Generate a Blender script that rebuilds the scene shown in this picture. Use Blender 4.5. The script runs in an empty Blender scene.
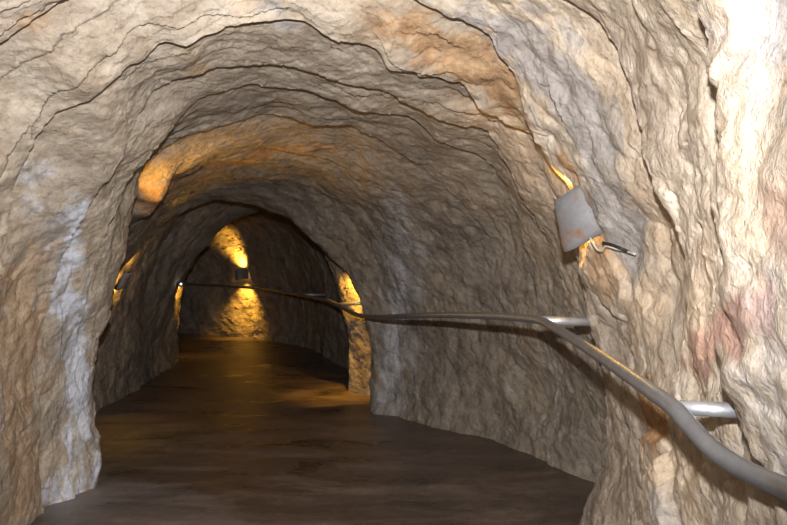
import bpy, bmesh, math, random
import numpy as np
from mathutils import Vector, Matrix

random.seed(7)
scene = bpy.context.scene
COL = scene.collection

# ------------------------------------------------------------------ camera
EYE = 1.40
FPX = 765.0
cam_d = bpy.data.cameras.new('camera')
cam_d.sensor_width = 36.0
cam_d.lens = FPX / 787.0 * 36.0
cam_d.clip_start = 0.02
cam = bpy.data.objects.new('camera', cam_d)
cam.location = (0, 0, EYE)
cam.rotation_euler = (math.pi / 2, 0, 0)
COL.objects.link(cam)
scene.camera = cam

# ------------------------------------------------------------------ world
w = bpy.data.worlds.new('world')
scene.world = w
w.use_nodes = True
w.node_tree.nodes['Background'].inputs[0].default_value = (0.003, 0.003, 0.003, 1)
w.node_tree.nodes['Background'].inputs[1].default_value = 1.0

# ------------------------------------------------------------------ the photographer's flash, mounted above the lens
fl = bpy.data.lights.new('camera_flash', 'SPOT')
fl.energy = 590
fl.color = (1.0, 0.965, 0.93)
fl.spot_size = math.radians(92)
fl.spot_blend = 1.0
fl.shadow_soft_size = 0.022
flo = bpy.data.objects.new('camera_flash', fl)
flo.location = (0.0, 0.03, EYE + 0.20)
flo.rotation_euler = (math.radians(87), 0, math.radians(7.5))
COL.objects.link(flo)

# ------------------------------------------------------------------ exposure
scene.view_settings.view_transform = 'Standard'
scene.view_settings.look = 'None'
scene.view_settings.exposure = 0.15
scene.view_settings.gamma = 1.0
scene.view_settings.use_curve_mapping = False

# ================================================================== helpers
def P(x, y, d):
    """a point of the place from its direction in the photo and its distance"""
    return np.array([(x - 393.5) / FPX * d, d, EYE - (y - 262.5) / FPX * d])

def FL(x, y):
    """a point on the floor seen at photo pixel x, y"""
    return P(x, y, EYE * FPX / (y - 262.5))

rng = np.random.RandomState(11)
PERM = rng.permutation(1024).astype(np.int32)
GR = rng.normal(size=(1024, 3)); GR /= np.linalg.norm(GR, axis=1)[:, None]
RND = rng.rand(1024)

def hsh(i, j, k):
    return PERM[(PERM[(PERM[i & 1023] + j) & 1023] + k) & 1023]

def noise(p, f, off=0.0):
    q = p * f + off
    i = np.floor(q).astype(np.int32)
    r = q - i
    u = r * r * r * (r * (r * 6 - 15) + 10)
    out = np.zeros(len(p))
    for a in (0, 1):
        wx = u[:, 0] if a else 1 - u[:, 0]
        for b in (0, 1):
            wy = u[:, 1] if b else 1 - u[:, 1]
            for c in (0, 1):
                wz = u[:, 2] if c else 1 - u[:, 2]
                g = GR[hsh(i[:, 0] + a, i[:, 1] + b, i[:, 2] + c)]
                dt = g[:, 0] * (r[:, 0] - a) + g[:, 1] * (r[:, 1] - b) + g[:, 2] * (r[:, 2] - c)
                out += wx * wy * wz * dt
    return out * 1.5

def fbm(p, f, o=3, off=0.0, gain=0.5):
    s = 0.0; a = 1.0
    for k in range(o):
        s = s + a * noise(p, f * 2.03 ** k, off + 17.3 * k)
        a *= gain
    return s

def facets(p, f, off=0.0, tilt=0.9, dome=0.45):
    """chipped rock: tilted flat chips that meet in creases"""
    q = p * f + off
    i = np.floor(q).astype(np.int32)
    best = np.full(len(p), -1e9)
    for a in (-1, 0, 1):
        for b in (-1, 0, 1):
            for c in (-1, 0, 1):
                h = hsh(i[:, 0] + a, i[:, 1] + b, i[:, 2] + c)
                d0 = q[:, 0] - (i[:, 0] + a + RND[h])
                d1 = q[:, 1] - (i[:, 1] + b + RND[(h + 331) & 1023])
                d2 = q[:, 2] - (i[:, 2] + c + RND[(h + 677) & 1023])
                dd = d0 * d0 + d1 * d1 + d2 * d2
                g = GR[(h + 97) & 1023]
                v = tilt * (g[:, 0] * d0 + g[:, 1] * d1 + g[:, 2] * d2) - dome * dd * (1 + dd)
                np.maximum(best, v, out=best)
    return 0.25 - best

def plates(p, f, off=0.0, tilt=0.9):
    """broken rock: every cell is a flat tilted plate with small cliffs between"""
    q = p * f + off
    i = np.floor(q).astype(np.int32)
    best = np.full(len(p), 1e9); val = np.zeros(len(p))
    for a in (-1, 0, 1):
        for b in (-1, 0, 1):
            for c in (-1, 0, 1):
                h = hsh(i[:, 0] + a, i[:, 1] + b, i[:, 2] + c)
                d0 = q[:, 0] - (i[:, 0] + a + RND[h])
                d1 = q[:, 1] - (i[:, 1] + b + RND[(h + 331) & 1023])
                d2 = q[:, 2] - (i[:, 2] + c + RND[(h + 677) & 1023])
                dd = d0 * d0 + d1 * d1 + d2 * d2
                m = dd < best
                best[m] = dd[m]
                g = GR[(h + 97) & 1023]
                v = tilt * (g[:, 0] * d0 + g[:, 1] * d1 + g[:, 2] * d2) + (RND[(h + 511) & 1023] - 0.5) * 0.5
                val[m] = v[m]
    return val

def smooth(a, b, x):
    t = np.clip((x - a) / (b - a), 0, 1)
    return t * t * (3 - 2 * t)

# ------------------------------------------------------------------ node material helpers
class NT:
    def __init__(self, name):
        self.m = bpy.data.materials.new(name)
        self.m.use_nodes = True
        self.t = self.m.node_tree
        self.b = self.t.nodes['Principled BSDF']
    def n(self, kind, **kw):
        nd = self.t.nodes.new(kind)
        for k, v in kw.items():
            if hasattr(nd, k): setattr(nd, k, v)
            else: nd.inputs[k.replace('_', ' ')].default_value = v
        return nd
    def l(self, a, b): self.t.links.new(a, b)
    def tex(self, scale, detail=6, rough=0.6, dist=0.0, vec=None):
        nd = self.n('ShaderNodeTexNoise')
        nd.inputs['Scale'].default_value = scale
        nd.inputs['Detail'].default_value = detail
        nd.inputs['Roughness'].default_value = rough
        nd.inputs['Distortion'].default_value = dist
        if vec is not None: self.l(vec, nd.inputs['Vector'])
        return nd.outputs['Fac']
    def ramp(self, fac, stops):
        nd = self.n('ShaderNodeValToRGB')
        e = nd.color_ramp.elements
        while len(e) < len(stops): e.new(0.5)
        for el, (p, c) in zip(e, stops):
            el.position = p
            el.color = (c[0], c[1], c[2], 1) if not isinstance(c, float) else (c, c, c, 1)
        self.l(fac, nd.inputs[0])
        return nd.outputs[0]
    def mix(self, fac, a, b, mode='MIX'):
        nd = self.n('ShaderNodeMix', data_type='RGBA', blend_type=mode)
        for sock, v in ((nd.inputs[0], fac), (nd.inputs[6], a), (nd.inputs[7], b)):
            if isinstance(v, (int, float)): sock.default_value = v
            elif isinstance(v, tuple): sock.default_value = (v[0], v[1], v[2], 1)
            else: self.l(v, sock)
        return nd.outputs[2]
    def math(self, op, a, b=None):
        nd = self.n('ShaderNodeMath', operation=op)
        for sock, v in ((nd.inputs[0], a), (nd.inputs[1], b)):
            if v is None: continue
            if isinstance(v, (int, float)): sock.default_value = v
            else: self.l(v, sock)
        return nd.outputs[0]
    def attr(self, name):
        nd = self.n('ShaderNodeAttribute', attribute_name=name)
        return nd.outputs['Fac']
    def bump(self, h, strength, dist, prev=None):
        nd = self.n('ShaderNodeBump')
        nd.inputs['Strength'].default_value = strength
        nd.inputs['Distance'].default_value = dist
        self.l(h, nd.inputs['Height'])
        if prev is not None: self.l(prev, nd.inputs['Normal'])
        return nd.outputs[0]

def rock_material():
    k = NT('tunnel_rock')
    co = k.n('ShaderNodeTexCoord').outputs['Object']
    big = k.tex(1.6, 5, 0.6, 0.4, co)
    mid = k.tex(7.0, 8, 0.65, 0.6, co)
    fine = k.tex(38.0, 8, 0.7, 0.3, co)
    # grey brown country rock, pale cream nearest; its fade with depth paints distant gloom
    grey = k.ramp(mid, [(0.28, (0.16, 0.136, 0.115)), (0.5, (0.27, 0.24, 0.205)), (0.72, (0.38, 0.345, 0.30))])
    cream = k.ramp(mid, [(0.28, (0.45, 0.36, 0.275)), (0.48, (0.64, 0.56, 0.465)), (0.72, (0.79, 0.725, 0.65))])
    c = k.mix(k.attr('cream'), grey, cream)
    tint = k.ramp(big, [(0.35, (0.80, 0.76, 0.74)), (0.5, (1.0, 0.98, 0.95)), (0.66, (1.08, 0.98, 0.87))])
    c = k.mix(1.0, c, tint, 'MULTIPLY')
    blue = k.ramp(mid, [(0.3, (0.27, 0.265, 0.28)), (0.7, (0.50, 0.49, 0.50))])
    c = k.mix(k.attr('slate'), c, blue)
    rust = k.ramp(mid, [(0.3, (0.30, 0.15, 0.06)), (0.7, (0.68, 0.44, 0.23))])
    c = k.mix(k.attr('rust'), c, rust)  # rust stains, plus lamplight painted on the left of the vault
    red = k.ramp(mid, [(0.3, (0.33, 0.14, 0.10)), (0.7, (0.56, 0.31, 0.24))])
    c = k.mix(k.attr('red'), c, red)
    wht = k.ramp(mid, [(0.3, (0.50, 0.53, 0.62)), (0.7, (0.80, 0.84, 0.94))])
    sm = k.n('ShaderNodeMapping'); sm.inputs['Scale'].default_value = (11.0, 11.0, 2.2); k.l(co, sm.inputs['Vector'])
    run = k.ramp(k.tex(1.0, 6, 0.65, 0.7, sm.outputs[0]), [(0.42, 0.05), (0.54, 1.0)])
    c = k.mix(k.math('MULTIPLY', k.attr('calcite'), run), c, wht)
    sp = k.ramp(fine, [(0.30, (0.68, 0.66, 0.64)), (0.46, (0.97, 0.97, 0.97)), (0.70, (1.13, 1.13, 1.12))])
    c = k.mix(1.0, c, sp, 'MULTIPLY')
    k.l(c, k.b.inputs['Base Color'])
    k.b.inputs['Roughness'].default_value = 0.82
    k.b.inputs['Specular IOR Level'].default_value = 0.25
    vo = k.n('ShaderNodeTexVoronoi', feature='F1', distance='EUCLIDEAN')
    vo.inputs['Scale'].default_value = 22.0
    wv = k.n('ShaderNodeVectorMath', operation='ADD')
    k.l(co, wv.inputs[0])
    ws = k.n('ShaderNodeVectorMath', operation='SCALE'); ws.inputs['Scale'].default_value = 0.12
    nz = k.n('ShaderNodeTexNoise'); nz.inputs['Scale'].default_value = 9.0; k.l(co, nz.inputs['Vector'])
    k.l(nz.outputs['Color'], ws.inputs[0]); k.l(ws.outputs[0], wv.inputs[1])
    k.l(wv.outputs[0], vo.inputs['Vector'])
    h1 = k.bump(vo.outputs['Distance'], 0.25, 0.008)
    h2 = k.bump(k.tex(18.0, 7, 0.6, 0.8, co), 0.65, 0.018, h1)
    h2 = k.bump(k.tex(75.0, 5, 0.65, 0.3, co), 0.75, 0.007, h2)
    k.l(h2, k.b.inputs['Normal'])
    return k.m

def floor_material():
    k = NT('damp_floor')
    co = k.n('ShaderNodeTexCoord').outputs['Object']
    mp = k.n('ShaderNodeMapping'); mp.inputs['Scale'].default_value = (0.7, 2.2, 1.0); k.l(co, mp.inputs['Vector'])
    mp = mp.outputs[0]
    a = k.tex(1.5, 6, 0.65, 0.6, mp)
    b = k.tex(14, 8, 0.7, 0.2, co)
    f = k.tex(90, 4, 0.7, 0.0, co)
    c = k.ramp(a, [(0.34, (0.055, 0.041, 0.033)), (0.5, (0.125, 0.092, 0.074)), (0.66, (0.22, 0.168, 0.138))])
    c = k.mix(1.0, c, k.ramp(b, [(0.3, (0.75, 0.75, 0.75)), (0.7, (1.2, 1.2, 1.2))]), 'MULTIPLY')
    c = k.mix(1.0, c, k.ramp(f, [(0.35, (0.72, 0.72, 0.72)), (0.65, (1.3, 1.3, 1.3))]), 'MULTIPLY')
    c = k.mix(k.attr('dust'), c, (0.36, 0.35, 0.36))
    k.l(c, k.b.inputs['Base Color'])
    k.l(k.ramp(a, [(0.35, 0.24), (0.65, 0.50)]), k.b.inputs['Roughness'])
    k.b.inputs['Specular IOR Level'].default_value = 0.5
    h = k.bump(b, 0.5, 0.02)
    h = k.bump(f, 0.6, 0.006, h)
    k.l(h, k.b.inputs['Normal'])
    return k.m

def metal_material(name, base, rough, rust=0.0, metallic=1.0):
    k = NT(name)
    co = k.n('ShaderNodeTexCoord').outputs['Object']
    a = k.tex(16, 6, 0.65, 0.4, co)
    s = k.tex(120, 3, 0.6, 0.0, co)
    c = k.ramp(a, [(0.3, tuple(v * 0.78 for v in base)), (0.7, base)])
    if rust > 0:
        c = k.mix(k.ramp(k.tex(9, 7, 0.7, 0.5, co), [(0.62 - 0.3 * rust, 0.0), (0.74 - 0.3 * rust, 1.0)]), c, (0.26, 0.135, 0.06))
    k.l(c, k.b.inputs['Base Color'])
    k.b.inputs['Metallic'].default_value = metallic
    k.l(k.ramp(s, [(0.3, rough * 0.8), (0.7, min(1, rough * 1.25))]), k.b.inputs['Roughness'])
    k.l(k.bump(a, 0.08, 0.003), k.b.inputs['Normal'])
    return k.m

def plain(name, c, rough=0.6, metallic=0.0):
    k = NT(name)
    co = k.n('ShaderNodeTexCoord').outputs['Object']
    a = k.tex(40, 4, 0.6, 0.0, co)
    k.l(k.ramp(a, [(0.3, tuple(v * 0.85 for v in c)), (0.7, c)]), k.b.inputs['Base Color'])
    k.b.inputs['Roughness'].default_value = rough
    k.b.inputs['Metallic'].default_value = metallic
    return k.m

def glow(name, c, s):
    k = NT(name)
    k.b.inputs['Base Color'].default_value = (*c, 1)
    k.b.inputs['Emission Color'].default_value = (*c, 1)
    k.b.inputs['Emission Strength'].default_value = s
    return k.m

ROCK = rock_material()
FLOOR = floor_material()
RAILM = metal_material('dull_rail_steel', (0.36, 0.375, 0.41), 0.46, 0.0, 0.75)
STEEL = metal_material('galvanised_steel', (0.68, 0.71, 0.78), 0.46, 0.0, 0.75)
SHEET = metal_material('weathered_sheet_metal', (0.24, 0.24, 0.255), 0.6, 0.36, 0.2)
BLACK = plain('black_rubber', (0.02, 0.02, 0.022), 0.5)
WHITEC = plain('white_cable_sheath', (0.6, 0.58, 0.52), 0.5)
AMBER = glow('amber_bulb', (1.0, 0.55, 0.12), 18.0)
WHITEB = glow('white_bulb', (1.0, 0.95, 0.85), 6.0)

# ================================================================== the tunnel shell
# Each hoop is a line across the tunnel (left foot, over the vault, right foot) along which the rock breaks.
def W(*p): return np.array(p, float)

def arch(L, R, top, n=15, bulge=0.10, flat=2.6):
    """a plain vault section between two floor points"""
    L = np.array([L[0], L[1], 0.0]); R = np.array([R[0], R[1], 0.0])
    out = []
    for i in range(n):
        a = math.pi * (1 - i / (n - 1))
        ca, sa = math.cos(a), math.sin(a)
        u = math.copysign(abs(ca) ** (2 / flat), ca) * (1 + bulge * max(0, sa) * (1 - abs(sa) ** 3))
        z = top * abs(sa) ** (2 / flat * 1.05)
        p = (L + R) / 2 + (R - L) / 2 * u
        p[2] = z
        out.append(p)
    return out

hoops = []      # (points, ledge height, crevice depth)
hoops.append((arch((-1.75, -2.6), (0.9, -2.6), 2.45), 0.0, 0.0))
hoops.append((arch((-1.75, 0.2), (0.74, 0.6), 2.45), 0.0, 0.0))
# nearest breaks on the right wall
hoops.append(([W(-1.75, 1.9, 0), W(-1.85, 1.85, .7), W(-1.8, 1.75, 1.3), W(-1.5, 1.7, 1.95), W(-.9, 1.6, 2.33), W(-.3, 1.55, 2.42),
      W(.25, 1.5, 2.26), P(716, 20, 1.48), P(702, 130, 1.62), P(714, 240, 1.60), P(722, 330, 1.58), P(728, 430, 1.66), P(735, 525, 1.72), W(.80, 2.0, .4), W(.84, 2.3, 0)], 0.070, 0.05))
hoops.append(([W(-1.75, 2.4, 0), W(-1.85, 2.35, .7), W(-1.8, 2.25, 1.3), W(-1.5, 2.2, 1.98), W(-.9, 2.15, 2.34), W(-.3, 2.15, 2.43), W(.2, 2.2, 2.36),
      P(565, 10, 2.4), P(612, 95, 2.3), P(640, 170, 2.2), P(668, 250, 2.15), P(678, 330, 2.15), P(662, 420, 2.35), P(650, 520, 2.75), W(.93, 3.1, 0)], 0.090, 0.05))
# N : the edge that hides the first lamp recess
hoops.append(([W(-1.75, 2.9, 0), P(-95, 420, 2.85), P(-100, 300, 2.8), P(-90, 200, 2.7), P(-30, 75, 2.6), P(60, 10, 2.55), P(150, -18, 2.6), P(280, -25, 2.7), P(360, -8, 2.75),
      P(400, 2, 2.8), P(440, 18, 2.83), P(480, 42, 2.9), P(508, 80, 3.0), P(524, 118, 3.1), P(545, 160, 3.25), P(560, 190, 3.35), P(572, 235, 3.45), P(585, 290, 3.55), P(596, 340, 3.65),
      P(606, 400, 3.8), P(604, 450, 3.95), FL(578, 525)], 0.10, 0.06))
# A
hoops.append(([W(-1.85, 3.5, 0), P(-2, 430, 3.55), P(0, 330, 3.5), P(12, 230, 3.35), P(30, 165, 3.2), P(60, 122, 3.1), P(94, 112, 3.05), P(114, 89, 3.0), P(144, 69, 2.98), P(166, 56, 2.96), P(191, 58, 2.97), P(218, 46, 2.98),
      P(270, 35, 3.0), P(305, 32, 3.02), P(334, 45, 3.08), P(374, 52, 3.14), P(391, 72, 3.22), P(433, 75, 3.3), P(458, 83, 3.36), P(483, 111, 3.5), P(523, 134, 3.62), P(548, 180, 3.75), P(570, 235, 3.9), P(590, 300, 4.0),
      P(608, 380, 4.15), P(615, 450, 4.3), FL(617, 508)], 0.085, 0.04))
# B
hoops.append(([FL(45, 513), P(40, 430, 4.15), P(42, 340, 4.05), P(58, 262, 3.9), P(80, 216, 3.75), P(99, 188, 3.66), P(119, 163, 3.58), P(134, 134, 3.52), P(149, 116, 3.48), P(163, 97, 3.45), P(183, 85, 3.43), P(218, 78, 3.44),
      P(270, 71, 3.5), P(305, 71, 3.53), P(349, 82, 3.62), P(384, 92, 3.7), P(409, 109, 3.8), P(443, 129, 3.92), P(478, 139, 4.0), P(498, 163, 4.12), P(518, 198, 4.25), P(540, 232, 4.4), P(562, 290, 4.5), P(585, 370, 4.6), P(598, 440, 4.65),
      FL(602, 490)], 0.08, 0.04))
# C
hoops.append(([FL(78, 498), P(70, 430, 4.45), P(72, 350, 4.35), P(88, 280, 4.22), P(104, 238, 4.12), P(116, 202, 4.05), P(128, 173, 3.98), P(159, 146, 3.88), P(178, 124, 3.84), P(198, 107, 3.82), P(238, 95, 3.85),
      P(270, 92, 3.9), P(314, 97, 3.98), P(379, 114, 4.15), P(414, 121, 4.28), P(438, 144, 4.42), P(478, 163, 4.6), P(508, 198, 4.78), P(524, 248, 4.95), P(540, 310, 5.1), P(552, 390, 5.25), FL(548, 465)], 0.075, 0.04))
# D
hoops.append(([FL(101, 484), P(106, 440, 4.8), P(96, 378, 4.78), P(99, 345, 4.75), P(108, 318, 4.72), P(113, 288, 4.7), P(126, 250, 4.68), P(135, 215, 4.66), P(144, 188, 4.62), P(159, 160, 4.58), P(188, 141, 4.55), P(233, 129, 4.58),
      P(270, 123, 4.65), P(310, 130, 4.75), P(359, 134, 4.85), P(404, 161, 5.05), P(448, 191, 5.3), P(473, 218, 5.45), P(494, 253, 5.6), P(500, 310, 5.75), P(500, 390, 5.9), FL(494, 441)], 0.075, 0.04))
# E
hoops.append(([W(-2.5, 5.6, 0), W(-2.62, 5.6, .6), W(-2.58, 5.6, 1.2), W(-2.3, 5.55, 1.7), P(150, 215, 5.5), P(176, 182, 5.4), P(215, 160, 5.4), P(262, 154, 5.5), P(310, 160, 5.65), P(350, 180, 5.85), P(392, 215, 6.1),
      P(420, 262, 6.3), P(436, 330, 6.45), P(440, 390, 6.55), FL(432, 426)], 0.03, 0.015))
# E2
hoops.append(([W(-2.7, 6.4, 0), W(-2.82, 6.4, .6), W(-2.75, 6.4, 1.15), P(128, 240, 6.4), P(160, 207, 6.4), P(200, 184, 6.4), P(244, 178, 6.5), P(300, 188, 6.6), P(338, 214, 6.75),
      P(372, 256, 6.85), P(392, 310, 6.9), P(402, 380, 6.95), FL(398, 417)], 0.03, 0.015))
# F
hoops.append(([FL(100, 411), P(92, 360, 7.2), P(98, 310, 7.2), P(116, 278, 7.2), P(134, 250, 7.2), P(159, 227, 7.25), P(186, 210, 7.3), P(217, 202, 7.4), P(249, 204, 7.4), P(272, 211, 7.4), P(291, 219, 7.35), P(314, 243, 7.3), P(332, 262, 7.3),
      P(346, 282, 7.25), P(359, 302, 7.25), P(367, 335, 7.25), P(369, 380, 7.25), FL(371, 411)], 0.08, 0.03))
hoops.append((arch((-2.80, 7.75), (0.02, 7.7), 2.12), 0.0, 0.0))
hoops.append((arch((-2.82, 8.5), (-0.52, 8.30), 2.10, bulge=0.0), 0.10, 0.05))
# G
hoops.append(([FL(161, 374), P(158, 346, 9.6), P(162, 325, 9.6), P(169, 303, 9.6), P(179, 285, 9.6), P(189, 269, 9.65), P(203, 249, 9.7), P(218, 233, 9.75), P(236, 219, 9.8), P(258, 213, 9.8), W(-1.4, 9.6, 2.02), W(-.95, 9.4, 1.85), W(-.6, 9.3, 1.55), W(-.42, 9.2, 1.1), W(-.4, 9.2, .5), W(-.44, 9.2, 0)], 0.05, 0.03))
hoops.append((arch((-3.00, 10.55), (-0.90, 10.9), 2.1, bulge=0.0), 0.03, 0.02))
hoops.append((arch((-3.50, 12.0), (-1.60, 12.8), 2.15), 0.04, 0.02))
hoops.append((arch((-4.20, 12.7), (-2.60, 14.1), 2.15), 0.03, 0.02))
hoops.append((arch((-5.00, 13.0), (-4.00, 15.0), 2.15), 0.03, 0.02))
hoops.append((arch((-7.00, 13.4), (-7.00, 15.7), 2.15), 0.0, 0.0))

NS = 840
def resample(pts, n):
    pts = [np.array([pts[0][0], pts[0][1], -0.18])] + [np.array(p, float) for p in pts] + [np.array([pts[-1][0], pts[-1][1], -0.18])]
    q = np.array(pts)
    # dense catmull-rom, then uniform arc length
    dense = []
    for i in range(len(q) - 1):
        p0 = q[max(i - 1, 0)]; p1 = q[i]; p2 = q[i + 1]; p3 = q[min(i + 2, len(q) - 1)]
        t = np.linspace(0, 1, 40, endpoint=(i == len(q) - 2))[:, None]
        l1 = np.linalg.norm(p2 - p1)
        m1 = (p2 - p0) / max(np.linalg.norm(p2 - p1) + np.linalg.norm(p1 - p0), 1e-6) * l1
        m2 = (p3 - p1) / max(np.linalg.norm(p3 - p2) + np.linalg.norm(p2 - p1), 1e-6) * l1
        dense.append((2 * t**3 - 3 * t**2 + 1) * p1 + (t**3 - 2 * t**2 + t) * m1 + (-2 * t**3 + 3 * t**2) * p2 + (t**3 - t**2) * m2)
    dq = np.concatenate(dense)
    s = np.concatenate([[0], np.cumsum(np.linalg.norm(np.diff(dq, axis=0), axis=1))])
    g = np.linspace(0, s[-1], n)
    return np.stack([np.interp(g, s, dq[:, c]) for c in range(3)], 1)

H = np.array([resample(h[0], NS) for h in hoops])            # hoops x NS x 3
K = len(H)
gap = np.linalg.norm(np.diff(H, axis=0), axis=2).mean(1)
T = np.concatenate([[0], np.cumsum(gap)])
# tangents along the tunnel (finite differences, damped)
TAN = np.zeros_like(H)
for k in range(1, K - 1):
    a = (H[k] - H[k - 1]) / (T[k] - T[k - 1]); b = (H[k + 1] - H[k]) / (T[k + 1] - T[k])
    wgt = (T[k + 1] - T[k]) / (T[k + 1] - T[k - 1])
    TAN[k] = 0.8 * (a * wgt + b * (1 - wgt))
TAN[0] = (H[1] - H[0]) / gap[0]; TAN[-1] = (H[-1] - H[-2]) / gap[-1]

def band_points(k, u):
    u = u[:, None, None]
    g = T[k + 1] - T[k]
    return (2*u**3 - 3*u**2 + 1) * H[k] + (u**3 - 2*u**2 + u) * g * TAN[k] + (-2*u**3 + 3*u**2) * H[k + 1] + (u**3 - u**2) * g * TAN[k + 1]

BLOCKS = [(P(795, -5, 1.42), 0.17, 0.030), (P(815, 400, 1.42), 0.18, 0.022), (P(655, 500, 2.6), 0.22, 0.05), (P(600, 280, 3.2), 0.16, 0.03)]
def displace(p, outw, near, k, u, slen, major):
    """p (M,3) base points, outw (M,3) outward; returns displaced points"""
    vx = fbm(p, 2.6, 3, 3.1); vy = fbm(p, 2.6, 3, 51.7)
    jag = fbm(p, 9.0, 2, 77.7)
    o = 0.050 * noise(p, 1.1, 5.0) + 0.030 * noise(p, 2.7, 8.0)
    stretch = np.array([1.0, 1.0, 0.6])
    fa = facets((p + 0.06 * np.stack([vx, vy, jag], 1)) * stretch, 3.4, 2.0)
    fb = plates(p + 0.03 * np.stack([vy, jag, vx], 1), 8.0, 9.0)
    fd = plates(p + 0.012 * np.stack([jag, vy, vx], 1), 22.0, 4.0)
    fc = facets((p + 0.05 * np.stack([vy, jag, vx], 1)), 6.5, 19.0, 1.0, 0.3) * near
    side = smooth(2.0, 1.3, p[:, 2])
    fe = facets(p + 0.03 * np.stack([jag, vx, vy], 1), 10.0, 27.0, 1.0, 0.35)
    o += (0.022 + 0.026 * near) * fa + (0.0075 - 0.0015 * near) * fb + 0.0032 * fd + 0.022 * fc + (0.004 + 0.010 * np.maximum(side, near)) * fe
    o += 0.012 * fbm(p, 5.0, 4, 31.0, 0.55)
    # jutting blocks on the near right wall
    for c, rad, amt in BLOCKS:
        dist = np.linalg.norm((p - c) * [1, 0.8, 1], axis=1) / rad + 0.35 * vx + 0.12 * jag
        o -= amt * smooth(1.05, 0.85, dist)
    # minor flaking ledges running round the vault
    q = slen / 0.17 + 0.9 * noise(p, 1.3, 13.0) + 0.22 * noise(p, 6.0, 23.0)
    sw = 1 - (q - np.floor(q))
    mask = smooth(0.10, 0.34, noise(p, 1.6, 41.0) + 0.10 * jag)
    o += (0.016 + 0.012 * near) * sw * mask * (1 - 0.5 * side)
    q2 = slen / 0.07 + 1.2 * noise(p, 2.3, 63.0) + 0.3 * noise(p, 9.0, 29.0)
    o += (0.0050 - 0.0032 * near) * (1 - 0.7 * side) * (1 - (q2 - np.floor(q2))) * smooth(-0.05, 0.30, noise(p, 2.0, 91.0))
    o += major
    r = p + outw * o[:, None]
    r[:, 1] += 0.035 * vy + 0.012 * jag
    return r

grids = []     # per band: (rows, NS, 3)
near_amt = []
for k in range(K - 1):
    mid = np.linalg.norm(0.5 * (H[k] + H[k + 1]).mean(0) - np.array([0, 0, 1.0]))
    y0 = H[k][:, 1].mean()
    if y0 < 0: sp = 0.09
    elif y0 < 1.0: sp = 0.020
    else: sp = max(0.0068, 0.0023 * mid)
    n = max(6, int(gap[k] / sp))
    u = np.linspace(0, 1, n)
    pts = band_points(k, u)
    du = np.gradient(pts, axis=0); ds = np.gradient(pts, axis=1)
    nr = np.cross(ds, du)
    nr /= np.linalg.norm(nr, axis=2)[:, :, None] + 1e-9
    cen = pts.mean(1, keepdims=True)
    sg = np.sign(((pts - cen) * nr).sum(2).mean())
    nr *= sg
    # smooth the outward direction
    for _ in range(2):
        nr = (np.roll(nr, 25, 1) + nr + np.roll(nr, -25, 1)); nr[:, :25] = nr[:, 25:26]; nr[:, -25:] = nr[:, -26:-25]
        nr /= np.linalg.norm(nr, axis=2)[:, :, None]
    M = pts.reshape(-1, 3)
    U = np.repeat(u, NS)
    hk, ck = hoops[k][1], hoops[k][2]
    vary = 0.9 + 0.5 * noise(M, 1.3, 71.0)
    low = 0.55 + 0.45 * smooth(0.5, 1.6, M[:, 2])
    glen = U * gap[k]
    major = (1.35 * hk * (1 - U) ** 1.3 + 1.5 * ck * np.exp(-glen / 0.03)) * vary * low
    near = np.clip(smooth(-0.2, 0.5, M[:, 0]) * smooth(4.2, 3.4, M[:, 1]), 0, 1)
    out = displace(M, nr.reshape(-1, 3), near, k, U, T[k] + glen, major)
    grids.append(out.reshape(n, NS, 3))

# ------------------------------------------------------------------ looking up where the rock is
ALLP = np.concatenate([g.reshape(-1, 3) for g in grids])
vis = ALLP[:, 1] > 0.6
VP = ALLP[vis]
PXX = 393.5 + FPX * VP[:, 0] / VP[:, 1]
PYY = 262.5 - FPX * (VP[:, 2] - EYE) / VP[:, 1]
def on_rock(x, y, dmin=0.0, r=3.0):
    """the nearest rock point along a sight line (beyond distance dmin)"""
    m = (np.abs(PXX - x) < r) & (np.abs(PYY - y) < r) & (VP[:, 1] > dmin)
    if not m.any(): return on_rock(x, y, dmin, r * 2)
    c = VP[m]
    return c[np.argmin(c[:, 1])]

# ------------------------------------------------------------------ mineral stains and painted amber lamp glow (shapes on the rock, by place)
def seg_mask(p, pts, rad, wob, off):
    best = np.full(len(p), 1e9)
    for a, b in zip(pts[:-1], pts[1:]):
        ab = b - a
        t = np.clip(((p - a) @ ab) / max(ab @ ab, 1e-9), 0, 1)
        d = np.linalg.norm(p - a - t[:, None] * ab, axis=1)
        best = np.minimum(best, d)
    return best / rad + wob * OCT[off]

def stain(p, spec):
    out = np.zeros(len(p))
    for pts, rad, wob, off, amt in spec:
        out = np.maximum(out, amt * smooth(1.15, 0.35, seg_mask(p, pts, rad, wob, off)))
    return out

def R(*xy): return [on_rock(x, y) for x, y in xy]
S_CALCITE = [
    (R((78, 215), (74, 255), (70, 300), (76, 350), (80, 400), (78, 445), (84, 478)), 0.10, 0.9, 0, 1.0),
    (R((50, 495), (75, 485), (95, 480)), 0.12, 0.8, 1, 0.9),
    (R((38, 170), (42, 215)), 0.07, 0.9, 1, 0.5),
    (R((395, 270), (392, 330), (385, 390)), 0.13, 1.2, 2, 0.38),
    (R((390, 190), (400, 240)), 0.10, 1.2, 2, 0.35),
    (R((750, 20), (787, 40)), 0.12, 0.8, 1, 0.35),
    (R((735, 440), (780, 420), (770, 350)), 0.14, 0.9, 0, 0.25),
]
S_SLATE = [
    (R((500, 20), (545, 70), (580, 130), (610, 190), (635, 250)), 0.20, 0.8, 0, 0.75),
    (R((70, 225), (66, 290), (80, 380), (92, 440)), 0.13, 0.9, 2, 0.6),
    (R((395, 240), (395, 330), (390, 395)), 0.28, 1.0, 1, 0.5),
    (R((275, 5), (282, 25)), 0.06, 0.8, 1, 0.6),
    (R((740, 10), (787, 30)), 0.14, 0.9, 2, 0.7),
    (R((650, 490), (670, 520)), 0.15, 0.9, 2, 0.5),
]
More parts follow.
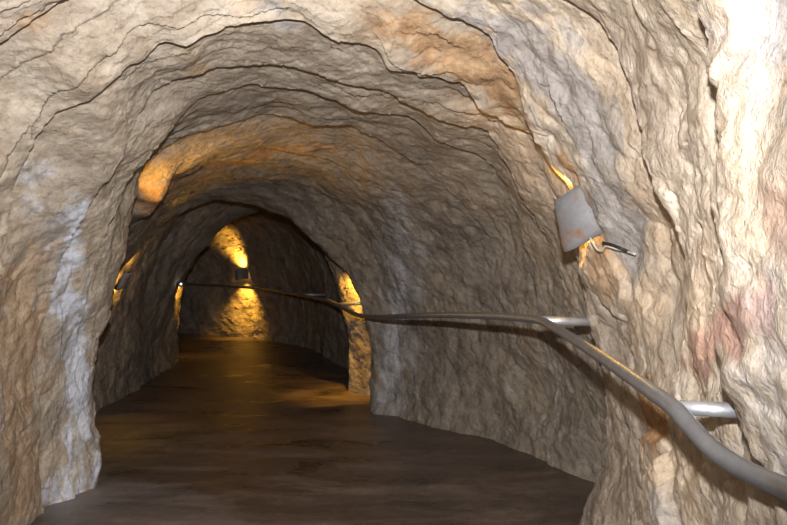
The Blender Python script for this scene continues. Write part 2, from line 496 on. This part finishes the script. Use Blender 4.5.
S_RUST_GLOW = [
    (R((420, 35), (460, 60), (505, 95)), 0.16, 0.9, 0, 0.75),
    (R((560, 160), (575, 180)), 0.08, 0.9, 1, 0.8),
    (R((640, 400), (660, 415)), 0.13, 0.9, 2, 0.9),
    (R((600, 265), (605, 290)), 0.10, 0.9, 1, 0.6),
    (R((155, 190), (175, 195), (230, 165), (300, 155)), 0.22, 0.9, 0, 0.7),  # amber lamp light on the vault, put into the rock colour
    (R((45, 20), (30, 25)), 0.06, 0.9, 0, 0.5),
    (R((200, 75), (185, 60)), 0.05, 0.9, 2, 0.4),
    (R((15, 300), (22, 400), (25, 490)), 0.26, 1.1, 2, 0.45),
]
S_RED = [
    (R((690, 350), (725, 330), (760, 320)), 0.055, 0.9, 0, 0.7),
    (R((680, 365), (705, 375)), 0.05, 0.9, 1, 0.6),
    (R((775, 225), (787, 240)), 0.06, 0.9, 2, 0.45),
]

# ------------------------------------------------------------------ building the meshes
def grid_normals(g):
    n = np.cross(np.gradient(g, axis=1), np.gradient(g, axis=0))
    n /= np.linalg.norm(n, axis=2)[:, :, None] + 1e-12
    return n

def grid_mesh(name, g, nrm, attrs):
    r, c, _ = g.shape
    me = bpy.data.meshes.new(name)
    me.vertices.add(r * c)
    me.vertices.foreach_set('co', g.reshape(-1).astype(np.float32))
    ix = np.arange(r * c).reshape(r, c)
    f = np.stack([ix[:-1, :-1], ix[:-1, 1:], ix[1:, 1:], ix[1:, :-1]], -1).reshape(-1, 4)
    if FLIP: f = f[:, ::-1]
    nf = len(f)
    me.loops.add(nf * 4)
    me.loops.foreach_set('vertex_index', f.reshape(-1).astype(np.int32))
    me.polygons.add(nf)
    me.polygons.foreach_set('loop_start', (np.arange(nf) * 4).astype(np.int32))
    me.update(calc_edges=True)
    me.polygons.foreach_set('use_smooth', np.ones(nf, bool))
    for an, av in attrs.items():
        at = me.attributes.new(an, 'FLOAT', 'POINT')
        at.data.foreach_set('value', av.reshape(-1).astype(np.float32))
    if nrm is not None:
        me.normals_split_custom_set_from_vertices(nrm.reshape(-1, 3).tolist())
    return me

def empty(name, loc=(0, 0, 0)):
    o = bpy.data.objects.new(name, None)
    o.location = loc
    o.empty_display_size = 0.1
    COL.objects.link(o)
    return o

def link(name, me, mat=None, parent=None):
    o = bpy.data.objects.new(name, me)
    if mat is not None and not me.materials: me.materials.append(mat)
    COL.objects.link(o)
    if parent is not None:
        o.parent = parent
        o.matrix_parent_inverse = parent.matrix_basis.inverted()
    return o

SEAM = [0, int(NS * 0.33), int(NS * 0.68), NS - 1]
roots = []
for nm, lab, cat in (('wall_left', 'rough grey brown rock wall of the tunnel on the left, with a whitish mineral streak', 'rock wall'),
                     ('ceiling', 'arched rock vault overhead, broken into stepped curved ledges', 'rock ceiling'),
                     ('wall_right', 'pale cream rock wall of the tunnel on the right, carrying the handrail', 'rock wall')):
    e = empty(nm); e['kind'] = 'structure'; e['label'] = lab; e['category'] = cat
    roots.append(e)

prev_last = None
for k, g in enumerate(grids):
    gg = g if prev_last is None else np.concatenate([prev_last[None], g], 0)
    prev_last = g[-1]
    nrm = grid_normals(gg)
    if k == 0:
        # inward facing?
        c = gg.mean((0, 1)); FLIP = ((c - gg) * nrm).sum() < 0
    if FLIP: nrm = -nrm
    M = gg.reshape(-1, 3)
    OCT = [fbm(M, 5.0, 4, o, 0.62) for o in (1.7, 12.4, 33.8)]
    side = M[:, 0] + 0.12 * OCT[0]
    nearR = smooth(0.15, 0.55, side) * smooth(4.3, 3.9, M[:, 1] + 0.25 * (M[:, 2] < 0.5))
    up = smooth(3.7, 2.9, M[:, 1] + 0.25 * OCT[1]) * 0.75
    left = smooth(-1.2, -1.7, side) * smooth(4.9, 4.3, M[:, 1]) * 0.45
    rb = 0.5 * smooth(6.6, 4.0, M[:, 1]) + 0.0 * side  # far gloom put into the colour: rock grows darker with distance
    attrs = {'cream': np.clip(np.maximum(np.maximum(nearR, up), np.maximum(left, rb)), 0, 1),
             'slate': stain(M, S_SLATE), 'rust': stain(M, S_RUST_GLOW), 'red': stain(M, S_RED), 'calcite': stain(M, S_CALCITE)}
    attrs = {a: v.reshape(gg.shape[:2]) for a, v in attrs.items()}
    for j in range(3):
        a, b = SEAM[j], SEAM[j + 1] + 1
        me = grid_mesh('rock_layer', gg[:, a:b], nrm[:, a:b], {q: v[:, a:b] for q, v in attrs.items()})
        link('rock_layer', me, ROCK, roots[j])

# back of the tunnel: the passage goes on behind the photographer and round the far bend
# ------------------------------------------------------------------ floor
def floor_mesh():
    # follows the two feet lines of the walls, a little wider
    L = H[:, 12]; Rr = H[:, NS - 13]
    rows = []
    for k in range(K - 1):
        n = max(3, int(gap[k] / (0.03 if L[k][1] > 2 else 0.12)))
        u = np.linspace(0, 1, n, endpoint=(k == K - 2))[:, None]
        a = L[k] * (1 - u) + L[k + 1] * u; b = Rr[k] * (1 - u) + Rr[k + 1] * u
        mid = (a + b) / 2
        a = mid + (a - mid) * 1.35; b = mid + (b - mid) * 1.35
        s = np.linspace(0, 1, 110)[None, :, None]
        rows.append(a[:, None] * (1 - s) + b[:, None] * s)
    g = np.concatenate(rows)
    M = g.reshape(-1, 3); M[:, 2] = 0
    M[:, 2] = 0.014 * noise(M, 0.9, 2.0) + 0.008 * noise(M, 3.0, 7.0) + 0.004 * noise(M, 9.0, 9.0)
    return M.reshape(g.shape)
fg = floor_mesh()
nn = grid_normals(fg)
FLIP = nn[:, :, 2].mean() < 0
M = fg.reshape(-1, 3)
OCT = [fbm(M, 2.0, 4, o, 0.6) for o in (1.7, 12.4, 33.8)]
dust = stain(M, [([FL(60, 505), FL(110, 480)], 0.36, 1.1, 0, 0.35), ([FL(60, 520), FL(130, 500)], 0.4, 1.2, 1, 0.2)])
fo = link('floor', grid_mesh('floor', fg, None, {'dust': dust}), FLOOR)
fo['kind'] = 'structure'
fo['label'] = 'dark brown damp trodden floor of the tunnel curving away to the left'
fo['category'] = 'floor'

# ================================================================== tubes and small things
def tube_bm(pts, rad, seg=14, cap=True, bm=None):
    bm = bm or bmesh.new()
    pts = [Vector(p) for p in pts]
    rads = rad if isinstance(rad, (list, tuple)) else [rad] * len(pts)
    prev = None; rings = []
    up = Vector((0, 0, 1))
    for i, p in enumerate(pts):
        t = (pts[min(i + 1, len(pts) - 1)] - pts[max(i - 1, 0)]).normalized()
        if prev is None:
            a = t.cross(up)
            if a.length < 1e-3: a = t.cross(Vector((1, 0, 0)))
            a.normalize()
        else:
            a = (prev - t * prev.dot(t)).normalized()
        prev = a
        b = t.cross(a)
        rings.append([bm.verts.new(p + (a * math.cos(2 * math.pi * j / seg) + b * math.sin(2 * math.pi * j / seg)) * rads[i]) for j in range(seg)])
    for r0, r1 in zip(rings[:-1], rings[1:]):
        for j in range(seg):
            bm.faces.new((r0[j], r0[(j + 1) % seg], r1[(j + 1) % seg], r1[j]))
    if cap:
        bm.faces.new(rings[0][::-1]); bm.faces.new(rings[-1])
    return bm

def finish(bm, name, mat, parent=None, smooth_it=True):
    bmesh.ops.recalc_face_normals(bm, faces=bm.faces)
    me = bpy.data.meshes.new(name)
    bm.to_mesh(me); bm.free()
    if smooth_it:
        for p in me.polygons: p.use_smooth = len(p.vertices) == 4
    return link(name, me, mat, parent)

def spline(pts, per=8):
    q = [np.array(p, float) for p in pts]; out = []
    for i in range(len(q) - 1):
        p0 = q[max(i - 1, 0)]; p1 = q[i]; p2 = q[i + 1]; p3 = q[min(i + 2, len(q) - 1)]
        l0 = max(np.linalg.norm(p1 - p0), 1e-6); l1 = np.linalg.norm(p2 - p1); l2 = max(np.linalg.norm(p3 - p2), 1e-6)
        m1 = (p2 - p0) / (l0 + l1) * l1 if i else (p2 - p1)
        m2 = (p3 - p1) / (l1 + l2) * l1 if i < len(q) - 2 else (p2 - p1)
        for t in np.linspace(0, 1, per, endpoint=(i == len(q) - 2)):
            out.append((2*t**3-3*t**2+1)*p1 + (t**3-2*t**2+t)*m1 + (-2*t**3+3*t**2)*p2 + (t**3-t**2)*m2)
    return out

# ------------------------------------------------------------------ the handrail
rail_pts = [P(900, 530, 0.92), P(830, 508, 1.15), P(787, 489, 1.31), P(757, 476, 1.40), P(732, 463, 1.47), P(710, 447, 1.54), P(692, 428, 1.62), P(676, 410, 1.70), P(655, 394, 1.84), P(625, 373, 2.15),
            P(595, 353, 2.6), P(570, 337, 3.0), P(553, 327, 3.3), P(540, 320.5, 3.5), P(522, 318, 3.7), P(495, 316, 4.0), P(440, 315, 4.7), P(400, 316.5, 5.5), P(376, 317, 6.3),
            P(358, 315, 7.0), P(346, 309.5, 7.5), P(337, 304.5, 8.0), P(322, 299, 8.9), P(300, 295, 10.4), P(270, 290.5, 12.2), P(240, 287, 13.4), P(212, 285, 14.1), P(180, 283.5, 14.5)]
hr = empty('handrail', tuple(rail_pts[8]))
hr['label'] = 'long bent steel pipe handrail on short brackets along the right rock wall'
hr['category'] = 'handrail'
RR = 0.0195
curve = spline(rail_pts, 8)
finish(tube_bm(curve, RR, 20), 'rail', RAILM, hr)
def rail_bracket(a, b, r, plate=True):
    a = np.array(a); b = np.array(b)
    bm = tube_bm([a, a * .5 + b * .5, b], r, 18)
    br = finish(bm, 'bracket', STEEL, hr)
    return br
# the two brackets beside the camera, then those further down the passage
b1 = P(672, 407, 1.72); rail_bracket(b1 + [0, 0, 0.0], P(746, 411, 1.66), 0.0165)
b2 = P(543, 320.5, 3.5); rail_bracket(b2, P(600, 322, 3.62), 0.021)
b3 = P(338, 304.5, 8.0); rail_bracket(b3, b3 + [0.30, -0.10, 0.02], 0.017)
b4 = P(300, 295, 10.4); rail_bracket(b4, b4 + [0.34, 0.12, 0.0], 0.017)
b5 = P(240, 287, 13.4); rail_bracket(b5, b5 + [0.22, 0.55, 0.0], 0.017)

# ------------------------------------------------------------------ wall lamps: a bent sheet hood over an amber bulb
def amber_spot(parent, loc, target, energy, cone, soft=0.02, blend=1.0, col=(1.0, 0.50, 0.06)):
    l = bpy.data.lights.new('lamp_beam', 'SPOT')
    l.energy = energy; l.color = col; l.spot_size = math.radians(cone); l.spot_blend = blend; l.shadow_soft_size = soft
    o = bpy.data.objects.new('lamp_beam', l)
    o.location = loc
    d = Vector(target) - Vector(loc)
    o.rotation_euler = d.to_track_quat('-Z', 'Y').to_euler()
    COL.objects.link(o)
    o.parent = parent; o.matrix_parent_inverse = parent.matrix_basis.inverted()
    return o

def hood(c, axis, out, half, w0, w1, depth, parent, mat=SHEET):
    """bent sheet: axis runs along the hood, out points into the tunnel; widths at its two ends"""
    axis = Vector(axis).normalized(); out = Vector(out); out = (out - axis * out.dot(axis)).normalized()
    side = axis.cross(out)
    bm = bmesh.new(); top = []; bot = []
    nu, nv = 8, 12
    for i in range(nu + 1):
        t = -1 + 2 * i / nu
        wd = w0 + (w1 - w0) * (i / nu)
        ra = []; rb = []
        for j in range(nv + 1):
            a = math.pi * (-0.5 + j / nv) * 0.96
            dent = 0.004 * math.sin(5 * t + 3 * a)
            p = Vector(c) + axis * (half * t + 0.02 * math.sin(a * 1.7)) + side * (wd * math.sin(a)) + out * (depth * (math.cos(a) ** 0.7 if math.cos(a) > 0 else 0) + dent)
            q = p - out * 0.004 - side * (0.003 * math.sin(a))
            ra.append(bm.verts.new(p)); rb.append(bm.verts.new(q))
        top.append(ra); bot.append(rb)
    for i in range(nu):
        for j in range(nv):
            bm.faces.new((top[i][j], top[i][j+1], top[i+1][j+1], top[i+1][j]))
            bm.faces.new((bot[i][j+1], bot[i][j], bot[i+1][j], bot[i+1][j+1]))
    for i in range(nu):
        for j in (0, nv):
            bm.faces.new((top[i][j], top[i+1][j], bot[i+1][j], bot[i][j]))
    for j in range(nv):
        for i in (0, nu):
            bm.faces.new((top[i][j], top[i][j+1], bot[i][j+1], bot[i][j]))
    return finish(bm, 'hood', mat, parent)

def bulb(c, axis, half, r, parent, mat=AMBER):
    c = Vector(c); axis = Vector(axis).normalized()
    pts = [c + axis * half * t for t in (-1, -.85, -.5, 0, .5, .85, 1)]
    return finish(tube_bm(pts, [r * .4, r * .85, r, r, r, r * .85, r * .4], 12), 'bulb', mat, parent)

def socket(c, axis, half, r, parent):
    c = Vector(c); axis = Vector(axis).normalized()
    return finish(tube_bm([c - axis * (half + .03), c - axis * half * .9], [r * .8, r * .8], 12), 'socket', BLACK, parent)

def wall_lamp(label, c, axis, out, half, w0, w1, depth, beams):
    e = empty('wall_lamp', tuple(c))
    e['label'] = label; e['category'] = 'lamp'; e['group'] = 'hooded amber wall lamps'
    hood(c, axis, out, half, w0, w1, depth, e)
    o = Vector(out).normalized()
    bulb(Vector(c) + o * depth * 0.35, axis, half * 0.55, min(0.022, depth * .35), e)
    socket(Vector(c) + o * depth * 0.35, axis, half * 0.55, min(0.022, depth * .35), e)
    for loc, tgt, en, cone in beams: amber_spot(e, tuple(loc), tuple(tgt), en, cone)
    return e

# first lamp, on the right wall above the handrail
dd = on_rock(578, 213)[1]
c1 = P(586, 213, dd - 0.15)
def Q(x, y, o=0.0): return P(x, y, dd + o)
L1 = wall_lamp('grey sheet metal lamp hood on the right wall above the handrail', c1, Q(590, 240) - Q(574, 186), (-0.48, -0.86, 0.05), 0.11, 0.11, 0.135, 0.085,
     [(Q(568, 186, -.10), Q(557, 166, .06), 7, 90), (Q(588, 234, -.10), Q(594, 246, .08), 5, 110),
      (Q(562, 172, -.04), P(440, 50, 3.05), 26, 60), (Q(590, 240, -.08), P(645, 402, 2.2), 13, 36)])
def K1(x, y, o): return P(x, y, min(on_rock(x + dx, y + dy)[1] for dx in (-5, 0, 5) for dy in (-4, 0, 4)) - o)
cab = spline([K1(590, 238, .03), K1(597, 249, .03), K1(602, 251, .03), K1(606, 246, .03), K1(614, 248, .03), K1(625, 251, .02), K1(635, 254, .0)], 6)
finish(tube_bm(cab, 0.005, 8), 'cable', WHITEC, L1)
cab2 = spline([K1(603, 243, .035), K1(612, 245, .035), K1(622, 249, .035), K1(631, 253, .0)], 6)
finish(tube_bm(cab2, 0.0065, 8), 'cable', BLACK, L1)

# lamp on the left wall
d2 = on_rock(123, 279, 5.5)[1]
c2 = P(123, 279, d2 - 0.05)
print('LAMPS', dd, d2)
def Q(x, y, o=0.0): return P(x, y, d2 + o)
wall_lamp('small dark lamp hood on the left wall, amber glints at both its ends', c2, Q(116, 290) - Q(131, 267), (0.8, -0.5, 0.0), 0.10, 0.04, 0.04, 0.05,
     [(Q(130, 266, -.03), Q(137, 258, .12), 2, 120), (Q(116, 290, -.03), Q(113, 293, .1), 2, 130),
      (Q(132, 262, -.10), P(240, 165, 5.6), 80, 55),
      (Q(120, 292, -.08), FL(124, 427), 9, 50)])
# lamp tucked behind the ledge over the left shoulder of the vault
c2b = P(115, 250, 4.86)
wall_lamp('lamp tucked behind a ledge, throwing amber light over the left of the vault', c2b, (0.5, 0.2, 0.6), (0.7, -0.2, -0.6), 0.05, 0.025, 0.025, 0.025,
     [(P(123, 240, 4.86), P(182, 188, 5.1), 28, 85)])
# lamp behind the edge of the middle arch on the right
c3 = W(-0.22, 7.70, 1.30)
wall_lamp('lamp hidden behind the right edge of the middle arch, beside the handrail', c3, (0, 0, 1), (-0.8, 0.3, 0), 0.10, 0.05, 0.05, 0.06,
     [(W(-.30, 7.75, 1.40), W(-.42, 7.95, 1.9), 10, 110), (W(-.36, 7.84, 1.22), W(-.46, 8.3, .98), 60, 90), (W(-.36, 7.78, 1.1), FL(336, 396), 70, 65)])
# lamp on the left beyond the inner hoop
c4 = W(-2.88, 9.95, 1.22)
wall_lamp('distant lamp on the left wall just beyond the inner arch', c4, (0, 0, 1), (0.8, 0.2, 0), 0.10, 0.05, 0.05, 0.06,
     [(c4 + [0.02, 0, .12], W(-2.9, 10.3, 2.0), 8, 110), (c4 + [.06, 0.05, -.12], W(-2.98, 10.5, .6), 40, 100), (c4 + [.1, 0, -.14], FL(190, 350), 40, 60)])
# lamp on the far wall of the bend
p5 = on_rock(243, 277, 9)
o5 = np.array([-0.36, -0.93, 0])
c5 = p5 + o5 * 0.02
wall_lamp('lamp on the far wall of the bend, lighting the rock above and below it', c5, (0, 0, 1), o5, 0.10, 0.11, 0.11, 0.24,
     [(c5 + o5 * .17 + [0, 0, .08], c5 + np.array([-.06, 0.05, .55]), 110, 105), (c5 + o5 * .17 + [0, 0, -.08], c5 + np.array([0, 0.05, -.6]), 110, 95)])

# the tiny white bulb at the far end of the rail
cw = P(181, 284, 9.5)
e = empty('pilot_lamp', tuple(cw)); e['label'] = 'tiny bright white bulb at the left edge of the inner arch'; e['category'] = 'lamp'
bulb(cw, (0.3, -1, 0), 0.014, 0.011, e, WHITEB)
finish(tube_bm([Vector(cw) + Vector((-.02, .02, 0)), Vector(cw) + Vector((-.08, .05, 0))], 0.015, 10), 'socket', BLACK, e)
